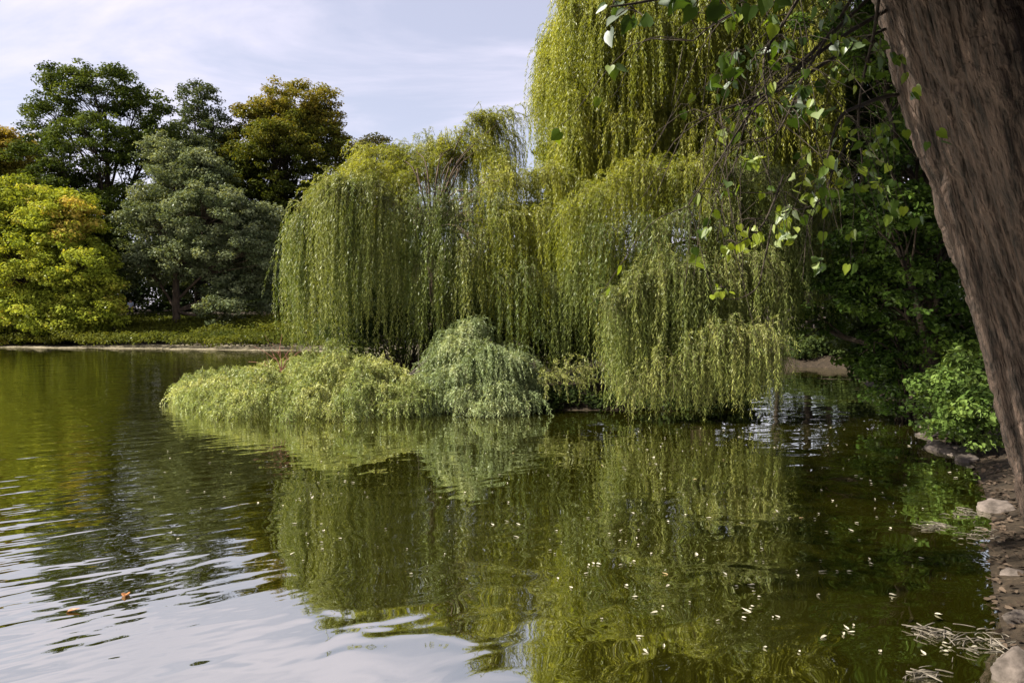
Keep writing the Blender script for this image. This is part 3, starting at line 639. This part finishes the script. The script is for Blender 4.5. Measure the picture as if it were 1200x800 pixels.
shrub('bank_shrub', 'dark shrub on the channel bank right of the small sunlit patch of soil', 985, 33.5, [(962, 414, 28, 20, 0), (952, 414, 24, 16, -.4), (985, 412, 32, 18, -.4), (1000, 405, 36, 30, 0), (1045, 400, 40, 40, 0), (1030, 385, 50, 40, 2), (945, 400, 20, 18, 2)], M_deep, .5, 90, .16, dens=1.4)
shrub('bank_shrub', 'dark shrub on the channel bank half hidden by the willow curtain', 872, 34.5, [(870, 408, 32, 26, 0), (840, 400, 40, 36, 0)], M_deep, .5, 90, .16, dens=1.4)
shrub('leafy_shrub', 'bright green leafy shrub spilling over the stones beside the leaning trunk', 1135, 12.2,
      [(1120, 470, 46, 40, 0), (1145, 440, 36, 34, .3), (1105, 490, 30, 24, -.3), (1150, 495, 40, 30, -.8)], M_ivy, .24, 60, .085, OVATE, dens=1.25)
shrub('leafy_shrub', 'dark leafy shrub at the shaded water edge left of the bright shrub', 1065, 15.6,
      [(1055, 455, 40, 40, 0), (1090, 430, 50, 50, .3)], M_right, .3, 60, .09, OVATE, dens=1.2)

# ---------------------------------------------------------------- the leaning near tree
TY = 7.3
tb = np.array([6.05, TY, .05])
linden = thing('linden_tree', 'huge leaning tree with furrowed bark at the right edge, twigs hanging across the view', 'tree', tb)
cpath = [(1350, 690, TY + .05), (1322, 610, TY), (1292, 500, TY), (1259, 370, TY), (1217, 240, TY), (1173, 100, TY - .05), (1147, 0, TY - .1), (1112, -140, TY - .2), (1085, -300, TY - .3)]
nr, ns = 600, 460
tp = smooth_path(P(*np.array(cpath, float).T), nr)
arc = np.r_[0, np.cumsum(np.linalg.norm(np.diff(tp, axis=0), axis=1))]
th = np.arange(ns) / ns * 2 * np.pi
R0 = np.interp(arc, [0, .5, 1.2, 4, 7, 9], [1.00, .86, .80, .80, .78, .70])
TH, AR = np.meshgrid(th, arc)
tw_ = TH + .05 * AR
fl = .085 * np.cos(3 * tw_ + 2.4) + .05 * np.cos(5 * tw_ + .6) + .03 * np.cos(8 * tw_ + 1.1)
fl = fl * (1 + .5 * np.exp(-AR / .8))
u9 = TH / (2 * np.pi)
wx = 1.2 * vnoise(u9 * 14, AR * 1.6, 31, 14)
fur = np.clip(np.abs(2 * vnoise(u9 * 34 + 0 * wx, AR * .9 + .7 * wx, 21, 34) - 1) * 2.6, 0, 1)        # long furrows between plates
fur2 = np.clip(np.abs(2 * vnoise(u9 * 60, AR * 1.7 + wx, 24, 60) - 1) * 2.2, 0, 1)
crk = np.clip(np.abs(2 * vnoise(u9 * 46, AR * 6 + 3 * wx, 22, 46) - 1) * 4, 0, 1)                    # cross cracks
fine = vnoise(u9 * 230, AR * 22, 23, 230)
mid_ = vnoise(u9 * 24, AR * 1.3, 27, 24)
RR = R0[:, None] * (1 + fl) + .062 * (fur - .8) + .026 * (fur2 - .8) + .014 * (crk - .8) + .014 * (fine - .5) + .03 * (mid_ - .5)
for (az, ar, rr_, hh_) in [(-2.35, 3.4, .16, .05), (-2.0, 1.6, .11, .045), (-2.7, 5.0, .13, .05)]:       # knots
    dk = np.hypot(((TH - (az % (2 * np.pi)) + np.pi) % (2 * np.pi) - np.pi) * .8, (AR - ar) * .8) / rr_
    RR += hh_ * np.exp(-(dk - 1) ** 2 * 4) - .05 * np.exp(-dk ** 2 * 3)
tg = unit(np.gradient(tp, axis=0)); a = unit(np.cross(tg, np.array([[0, 1., 0]]))); b = np.cross(tg, a)
V = tp[:, None] + RR[..., None] * (np.cos(TH)[..., None] * a[:, None] + np.sin(TH)[..., None] * b[:, None])
i = np.arange(nr - 1)[:, None] * ns; j = np.arange(ns)[None]; j2 = (j + 1) % ns
mesh_obj('trunk', V.reshape(-1, 3), np.stack([i + j, i + j2, i + ns + j2, i + ns + j], -1).reshape(-1, 4), M_bark_near, linden, tb, smooth=True)

M_lin = leaf_mat('linden_leaves', [(.022, .040, .010), (.050, .085, .014), (.115, .155, .02), (.20, .24, .03)], trans=.42, tcol=(1.35, 1.35, .35), gloss=.16, rough=.3)
br = Geo(); lf = Geo()
def px_path(pts, n=18): return smooth_path(P(*np.array(pts, float).T), n)
def add_leaf_at(q, size, tint, hang=.75):
    n = len(q)
    D = unit(rng.normal(size=(n, 3)) * .55 + np.array([0, 0, -hang])); Nn = unit(rng.normal(size=(n, 3)) * .7 + np.array([-.2, -.6, .55]))
    leaves(lf, q + D * np.asarray(size)[:, None] * .45, D, Nn, size, np.asarray(size) * rng.uniform(.72, .92, n), np.clip(tint, 0, 1), HEART)
def side_twigs(path, r0, n, ln, leafp, size, tint, down=.5, lo=.15):
    for _ in range(n):
        k = rng.integers(int(lo * len(path)), len(path)); a = path[k]
        t0 = path[min(k + 1, len(path) - 1)] - path[max(k - 1, 0)]; t0 = t0 / max(np.linalg.norm(t0), 1e-6)
        d = t0 * .7 + rng.normal(size=3) * .55; d = d / np.linalg.norm(d); l = rng.uniform(*ln)
        e = a + d * l + np.array([0, 0, -down * l * .5]); m = a + d * l * .5 + np.array([0, 0, .12 * l]) + rng.normal(size=3) * .04
        p = smooth_path([a, m, e, e + (e - m) * .35 + np.array([0, 0, rng.uniform(-.02, .08)])], 10)
        tube(br, p, np.linspace(r0, r0 * .35, 10), 4)
        if rng.random() < leafp:
            q = p[rng.integers(4, 10, rng.integers(3, 8))] + rng.normal(size=(1, 3)) * .01
            q = q + rng.normal(size=q.shape) * .025
            add_leaf_at(q, rng.uniform(*size, len(q)), rng.uniform(*tint, len(q)))
main = [
 ([(1090, 106, 8.15), (1058, 110, 7.75), (1035, 114, 7.0), (1008, 124, 6.2), (985, 137, 5.9), (972, 175, 5.7), (962, 225, 5.5)], .028, .004, 12, .45),
 ([(1080, -10, 8.1), (1043, 10, 7.6), (1000, 35, 6.2), (960, 62, 5.8), (925, 88, 5.5), (890, 112, 5.2), (850, 128, 5.0), (805, 146, 4.8)], .022, .003, 20, .12),
 ([(1085, -40, 8.1), (1040, -20, 7.5), (985, 30, 6.0), (945, 68, 5.6), (912, 102, 5.3), (880, 132, 5.1), (848, 180, 5.0), (806, 242, 4.9)], .020, .003, 18, .12),
 ([(1080, 24, 8.15), (1042, 32, 7.7), (990, 60, 6.1), (950, 85, 5.8), (915, 105, 5.6), (888, 118, 5.4), (872, 150, 5.3), (858, 200, 5.2), (832, 232, 5.1)], .018, .003, 16, .15),
 ([(1015, -30, 6.2), (985, 20, 5.8), (958, 62, 5.5), (936, 100, 5.3), (925, 130, 5.2), (905, 160, 5.1), (870, 168, 5.0)], .016, .003, 14, .2),
 ([(960, -40, 5.2), (935, 0, 5.0), (910, 40, 4.8), (895, 70, 4.7), (900, 120, 4.6), (912, 150, 4.6)], .014, .003, 10, .3),
 ([(1032, -20, 6.4), (1024, 40, 6.3), (1010, 100, 6.2), (1006, 150, 6.1), (1010, 190, 6.1), (1000, 215, 6.0)], .016, .003, 10, .35),
 ([(1050, -60, 6.6), (985, -20, 5.9), (920, 0, 5.2), (870, 12, 4.7), (835, 30, 4.5), (812, 48, 4.4)], .02, .003, 12, .2),
 ([(1003, 150, 6.1), (980, 190, 5.8), (965, 230, 5.6), (940, 245, 5.4), (918, 240, 5.2)], .010, .003, 8, .5),
 ([(918, 205, 5.1), (906, 238, 5.0), (893, 264, 4.9), (872, 281, 4.85), (846, 294, 4.8)], .009, .003, 0, 0),
 ([(905, 262, 4.95), (893, 318, 4.9), (886, 338, 4.85), (868, 349, 4.85), (848, 350, 4.8)], .006, .002, 0, 0),
 ([(1030, -80, 4.6), (940, -45, 4.0), (860, -22, 3.6), (795, -6, 3.3), (745, 4, 3.2), (715, 8, 3.15)], .014, .003, 0, 0),
]
for pts, r0, r1, k, lp in main:
    k = int(k * 1.5); p = px_path(pts, 26); tube(br, p, np.linspace(r0, r1, 26), 6)
    if k: side_twigs(p, max(r1, .0035), k, (.22, .75), lp, (.065, .095), (.0, .8))
# gathered leaves seen as separate sprays
for (px, py, Y, n, sx, sy, size, tint) in [
    (746, 22, 3.2, 7, 18, 8, .085, (0, .2)), (830, 2, 3.4, 12, 45, 6, .085, (0, .25)), (720, 8, 3.2, 4, 8, 5, .07, (0, .2)), (900, 2, 3.7, 8, 30, 8, .08, (0, .4)),
    (862, 72, 4.6, 16, 14, 13, .085, (0, .45)), (848, 98, 4.7, 9, 13, 10, .08, (0, .3)), (938, 122, 5.2, 22, 20, 14, .095, (0, .35)), (912, 50, 4.9, 10, 14, 9, .09, (0, .35)),
    (978, 12, 5.6, 14, 22, 12, .095, (0, .4)), (1032, 58, 6.3, 10, 9, 16, .10, (.1, .5)), (1010, 215, 6.1, 10, 16, 12, .09, (.2, .7)), (960, 225, 5.6, 14, 24, 18, .09, (.3, .8)), (880, 190, 5.1, 8, 10, 8, .075, (.6, 1)),
    (885, 268, 4.9, 16, 26, 12, .07, (.7, 1)), (850, 290, 4.85, 10, 16, 8, .065, (.5, 1)), (916, 266, 5.0, 10, 12, 12, .075, (.7, 1)), (845, 342, 4.85, 7, 10, 5, .055, (.7, 1)), (990, 150, 5.9, 12, 22, 16, .09, (.2, .7)), (1040, 150, 6.4, 12, 14, 16, .09, (.2, .7)), (1000, 80, 6.0, 12, 18, 14, .085, (.3, .9))]:
    q = P(px + rng.normal(size=n) * sx * .7, py + rng.normal(size=n) * sy * .7, Y + rng.normal(size=n) * .12)
    add_leaf_at(q, size * rng.uniform(.75, 1.15, n), rng.uniform(*tint, n))
    cq = P(px, py - sy, Y)
    for w in q[::2]: tube(br, smooth_path([cq, (cq + w) / 2 + np.array([0, 0, .02]), w], 5), .0025, 4)
# the crown overhead, unseen and shaped to shade the trunk and the near bank
cc = []
while len(cc) < 720:
    q = np.array([rng.uniform(-6.8, 9.5), rng.uniform(1.5, 12.5), rng.uniform(5.5, 13)])
    if ((q[0] - 2.0) / 8.8) ** 2 + ((q[1] - 7) / 6) ** 2 + ((q[2] - 9.5) / 4.2) ** 2 < 1 and q[2] > 3.4 + .47 * q[1] and not (q[2] < 9 and abs(q[0] - 4.2) < 1.2 and abs(q[1] - 7.2) < 1.2): cc.append(q)
cb = rng.uniform([-7, -9, 2.6], [12, 9, 13.5], (9000, 3))  # unseen clumps above and behind the camera, added to block sky light
cb = cb[(((cb[:, 0] - 4) / 8.5) ** 2 + ((cb[:, 1] - .5) / 9) ** 2 + ((cb[:, 2] - 8.5) / 5) ** 2 < 1)]
cb = cb[((cb[:, 2] > 3.6 + .5 * np.maximum(cb[:, 1], 0)) & ((cb[:, 2] > 5.5) | (cb[:, 1] < -3.0)))][:1100]
cc = np.vstack([np.array(cc), cb])
sd = np.array(sdir); NSH = 1300; tq = rng.uniform(0, 1, NSH); tz = 1.0 + 6.0 * tq
tpz = np.stack([np.interp(tz, tp[:, 2], tp[:, 0]), np.interp(tz, tp[:, 2], tp[:, 1]), tz], -1)
sh = tpz + sd * rng.uniform(3.2, 9.5, NSH)[:, None] + rng.normal(size=(NSH, 3)) * np.array([.5, .25, .4]); sh[:, 1] -= rng.uniform(-.1, 1.3, NSH)  # extra clumps strung towards the sun, added to shade the trunk
cc = np.vstack([cc, sh]); cc = cc[(cc[:, 2] > 3.0 + .455 * cc[:, 1])]
tt_ = (cc[:, 0] - 4.6) / sd[0]; off = cc - sd * tt_[:, None]
off2 = cc - sd * ((cc[:, 0] - 1.5) / sd[0])[:, None]
lit_gap = (off2[:, 1] > 4.1) & (off2[:, 1] < 5.6) & (off2[:, 2] > 1.8) & (off2[:, 2] < 4.8) & (cc[:, 0] < 2.2)  # hole cut in the crown so sun reaches the hanging sprays
cc = cc[~lit_gap & ~((off[:, 1] > 6.95) & (off[:, 1] < 9) & (off[:, 2] > -1) & (off[:, 2] < 8) & (tt_ > 0))]  # clumps dropped to leave a sunlit strip along the trunk
clump_cloud(lf, cc, rng.uniform(.3, .6, len(cc)), 95, .11, OVATE, .5, rng.uniform(.1, .7, len(cc)))
for q in cc[::5]:
    s = tp[int(rng.uniform(.68, .97) * (nr - 1))]
    bp_ = smooth_path([s, (s + q) / 2 + rng.normal(size=3) * .3, q], 10)
    if np.all((bp_[:, 2] > 2.5 + .45 * bp_[:, 1]) | (bp_[:, 1] < .5) | (bp_[:, 0] > .62 * bp_[:, 1])): tube(br, bp_, np.linspace(.06, .01, 10), 5)
br.build('branches', M_twig, linden, tb, True); lf.build('crown', M_lin, linden, tb)

# ---------------------------------------------------------------- stones, debris, leaves
def stone(name, label, c, size, seed, group=None, mat=M_stone):
    bm = bmesh.new(); bmesh.ops.create_icosphere(bm, subdivisions=4, radius=1)
    v = np.array([x.co[:] for x in bm.verts]); r2 = np.random.default_rng(seed)
    ph = r2.uniform(0, 6, 9)
    d = np.ones(len(v))
    for k in range(14):                                                 # planar chips
        nn = unit(r2.normal(size=(1, 3)))[0]; h = r2.uniform(.55, .85); s = v @ nn
        d = np.where(s * d > h, h / np.maximum(s, 1e-3), d)
    d = np.minimum(d, 1) * (1 + .05 * np.sin(v[:, 0] * 7 + ph[0]) * np.sin(v[:, 1] * 9 + ph[1]) + .03 * np.sin(v[:, 2] * 17 + ph[2]))
    v = v * d[:, None] * np.asarray(size)
    a = r2.uniform(0, 3); v = v @ np.array([[math.cos(a), math.sin(a), 0], [-math.sin(a), math.cos(a), 0], [0, 0, 1]])
    for x, q in zip(bm.verts, v): x.co = q
    me = bpy.data.meshes.new(name); bm.to_mesh(me); bm.free(); me.materials.append(mat)
    for p in me.polygons: p.use_smooth = True
    o = bpy.data.objects.new(name, me); COL.objects.link(o); o.location = tuple(float(q) for q in c)
    return tag(o, label, 'stone', group)
def gp(px, py):
    """the point of the water plane seen at (px,py)"""
    u = (px - 600) / F_PX; v = (400 - py) / F_PX; c, s = math.cos(PITCH), math.sin(PITCH)
    d = np.array([u, c + v * s, -s + v * c]); return np.array([0, 0, CAM_H]) - d * CAM_H / d[2]
SG = 'stones along the right bank'
for k, (px, py, sz, lab) in enumerate([
    (1112, 528, (.42, .62, .13), 'largest flat pale slab at the waterline below the bright shrub'),
    (1093, 510, (.26, .3, .10), 'pale flat stone just beyond the large slab'),
    (1083, 502, (.12, .12, .11), 'small rounded tan stone at the far end of the waterline stones'),
    (1133, 540, (.22, .26, .09), 'low wedge-shaped stone at the near end of the large slab'),
    (1174, 600, (.24, .22, .14), 'blocky stone against the foot of the leaning trunk'),
    (1192, 790, (.2, .2, .14), 'pinkish stone at the bottom right corner of the bank'),
    (1196, 730, (.14, .16, .09), 'pale stone above the pinkish one at the near bank edge'),
    (1196, 680, (.13, .16, .08), 'grey stone on the near bank between trunk and pale stone')]):
    q = gp(px, py); stone('stone', lab, (q[0], q[1], .02), sz, 40 + k, SG)

# floating leaves
def leaf_mesh(name, mat, L_, curl):
    T, fs = HEART; bm = bmesh.new()
    vs = [bm.verts.new((x * L_, y * L_ * .6, abs(y) ** 1.5 * curl * L_ + (x + .5) * x * curl * L_ * .5)) for x, y, _ in T]
    for f in fs: bm.faces.new([vs[q] for q in f])
    me = bpy.data.meshes.new(name); bm.to_mesh(me); bm.free(); me.materials.append(mat); return me
M_fl = [rough_mat('fallen_leaf_pale', (.24, .22, .165), (.42, .39, .31), 20, .1, rough=.5), rough_mat('fallen_leaf_tan', (.30, .22, .10), (.45, .33, .18), 20, .1, rough=.5), rough_mat('fallen_leaf_orange', (.20, .08, .025), (.32, .14, .05), 20, .1, rough=.5)]
lms = [leaf_mesh('floating_leaf', M_fl[0], .075, .35), leaf_mesh('floating_leaf', M_fl[0], .055, .8), leaf_mesh('floating_leaf', M_fl[1], .08, .4), leaf_mesh('floating_leaf', M_fl[2], .09, .4)]
def float_leaf(px, py, k, label, s=1.0):
    q = gp(px, py); o = bpy.data.objects.new('floating_leaf', lms[k]); COL.objects.link(o)
    o.location = (float(q[0]), float(q[1]), .006); o.rotation_euler = (rng.normal() * .12, rng.normal() * .12, rng.uniform(0, 6.28)); o.scale = (s * rng.choice([1, 1, 1.6]), s, s)
    return tag(o, label, 'leaf', 'fallen leaves floating on the pond')
nl = 0
while nl < 285:
    zone = rng.random()
    if zone < .62: px, py = rng.uniform(700, 1165), 500 + 270 * rng.random() ** 1.3
    elif zone < .9: px, py = rng.uniform(330, 760), rng.uniform(510, 690)
    else: px, py = rng.uniform(180, 420), rng.uniform(520, 640)
    q = gp(px, py)
    if float(sdist(np.array([q[0]]), np.array([q[1]]), POND)[0]) < .1: continue
    float_leaf(px, py, int(rng.choice([0, 1, 2], p=[.5, .47, .03])), 'small pale fallen leaf floating on the dark water', rng.uniform(.28, .66)); nl += 1
float_leaf(86, 716, 3, 'orange fallen leaf floating among the ripples at lower left', 1.0)
float_leaf(147, 698, 3, 'brownish curled leaf floating on the sky reflection at lower left', 1.2)

# rafts of floating twigs and straw by the near bank
def raft(label, px, py, n, sx, sy, ang):
    g = Geo(); c0 = gp(px, py)
    for _ in range(n):
        q = gp(px + rng.normal() * sx, py + rng.normal() * sy); a = ang + rng.normal() * .75; l = rng.uniform(.02, .085)
        d = np.array([math.cos(a), math.sin(a), rng.normal() * .05]) * l; z = rng.uniform(.006, .028)
        p = np.array([q - d, q + np.array([0, 0, .004]), q + d]) + np.array([0, 0, z]); p[:, 2] = np.maximum(p[:, 2], .004)
        tube(g, smooth_path(p, 5), rng.uniform(.0022, .005), 4)
    return tag(g.build('floating_debris', M_paletwig, None, c0), label, 'debris', 'rafts of floating twigs by the near bank', 'stuff')
raft('pale raft of floating straw and twigs at the lower right', 1092, 742, 30, 10, 3.4, -.3)
raft('thin streak of floating twigs left of the trunk foot', 1094, 618, 26, 10, 2.2, -.1)
raft('loose floating twigs spread below the trunk foot', 1150, 628, 40, 20, 6, .1)
raft('tangle of floating twigs and leaves against the bank at bottom right', 1150, 755, 46, 26, 9, .6)
raft('mossy clump of twigs at the bottom edge near the right bank', 1082, 792, 24, 8, 4, .2)
raft('line of straw floating below the stone at the trunk foot', 1130, 600, 20, 9, 2.2, .1)

# litter on the near bank
bl = Geo(); n = 4500
X = rng.uniform(2.6, 7.5, n); Yb = rng.uniform(3.6, 12, n); dd = -sdist(X, Yb, POND); k = (dd > -.05) & (dd < 1.6); X, Yb = X[k], Yb[k]; n = len(X)
leaves(bl, np.stack([X, Yb, np.maximum(gz(X, Yb), 0) + .02], -1), rvec(n) * np.array([1, 1, .2]), unit(rng.normal(size=(n, 3)) * .35 + np.array([0, 0, 1])), rng.uniform(.04, .085, n), rng.uniform(.025, .06, n), 0, HEART)
M_litter = rough_mat('leaf_litter_brown', (.03, .02, .012), (.09, .064, .045), 3, .1, c3=(.28, .22, .18))
tag(bl.build('leaf_litter', M_litter), 'fallen leaves and litter strewn on the near bank', 'leaf litter', kind='stuff')

# ---------------------------------------------------------------- the person on the far bank
M_shirt = rough_mat('pale_blue_shirt', (.50, .56, .72), (.62, .67, .82), 12, .1)
M_trou = rough_mat('dark_trousers', (.02, .02, .025), (.04, .04, .045), 12, .1)
M_skin = rough_mat('skin', (.42, .27, .20), (.46, .30, .23), 10, .05, rough=.6)
M_hair = rough_mat('dark_hair', (.015, .011, .008), (.03, .022, .016), 30, .2)
def skinned(name, mat, parent, verts, edges, radii):
    me = bpy.data.meshes.new(name); me.from_pydata(verts, edges, []); me.materials.append(mat)
    o = bpy.data.objects.new(name, me); COL.objects.link(o); o.parent = parent
    sk = o.modifiers.new('skin', 'SKIN'); sk.use_smooth_shade = True
    for v, r_ in zip(me.skin_vertices[0].data, radii): v.radius = r_ if isinstance(r_, tuple) else (r_, r_)
    me.skin_vertices[0].data[0].use_root = True
    ss = o.modifiers.new('sub', 'SUBSURF'); ss.levels = ss.render_levels = 2
    return o
PY = 72.0; pp = P(153, 358, PY); pz = float(gz(pp[0], PY)); pz = min(pz, pp[2] - 1.1)
per = thing('person', 'person in a pale blue shirt standing under the trees on the far bank', 'person', (pp[0], PY, pp[2] - 1.15))
skinned('body', M_skin, per, [(0, 0, .92), (0, 0, 1.2), (0, 0, 1.42), (0, 0, 1.52), (0, 0, 1.62), (0, .01, 1.72), (.19, 0, 1.40), (.24, .02, 1.12), (.26, .10, .90), (.27, .13, .80), (-.19, 0, 1.40), (-.25, .02, 1.12), (-.26, .08, .88), (-.26, .10, .79), (.10, 0, .88), (.11, .01, .48), (.11, 0, .08), (.12, .14, .04), (-.10, 0, .88), (-.11, .01, .48), (-.11, 0, .08), (-.12, .14, .04)],
        [(0, 1), (1, 2), (2, 3), (3, 4), (4, 5), (2, 6), (6, 7), (7, 8), (8, 9), (2, 10), (10, 11), (11, 12), (12, 13), (0, 14), (14, 15), (15, 16), (16, 17), (0, 18), (18, 19), (19, 20), (20, 21)],
        [(.15, .10), (.14, .1), (.15, .1), .06, .09, .075, .06, .045, .035, .035, .06, .045, .035, .035, .085, .06, .04, .04, .085, .06, .04, .04])
skinned('shirt', M_shirt, per, [(0, 0, .90), (0, 0, 1.2), (0, 0, 1.43), (.20, 0, 1.41), (.245, .02, 1.15), (-.20, 0, 1.41), (-.255, .02, 1.15)], [(0, 1), (1, 2), (2, 3), (3, 4), (2, 5), (5, 6)], [(.21, .15), (.20, .15), (.19, .13), .085, .075, .085, .075])
skinned('trousers', M_trou, per, [(0, 0, .90), (.10, 0, .84), (.11, .01, .48), (.11, 0, .12), (-.10, 0, .84), (-.11, .01, .48), (-.11, 0, .12)], [(0, 1), (1, 2), (2, 3), (0, 4), (4, 5), (5, 6)], [(.18, .13), .11, .08, .07, .11, .08, .07])
skinned('hair', M_hair, per, [(0, -.02, 1.62), (0, -.015, 1.70), (0, 0, 1.76)], [(0, 1), (1, 2)], [.095, .10, .07])
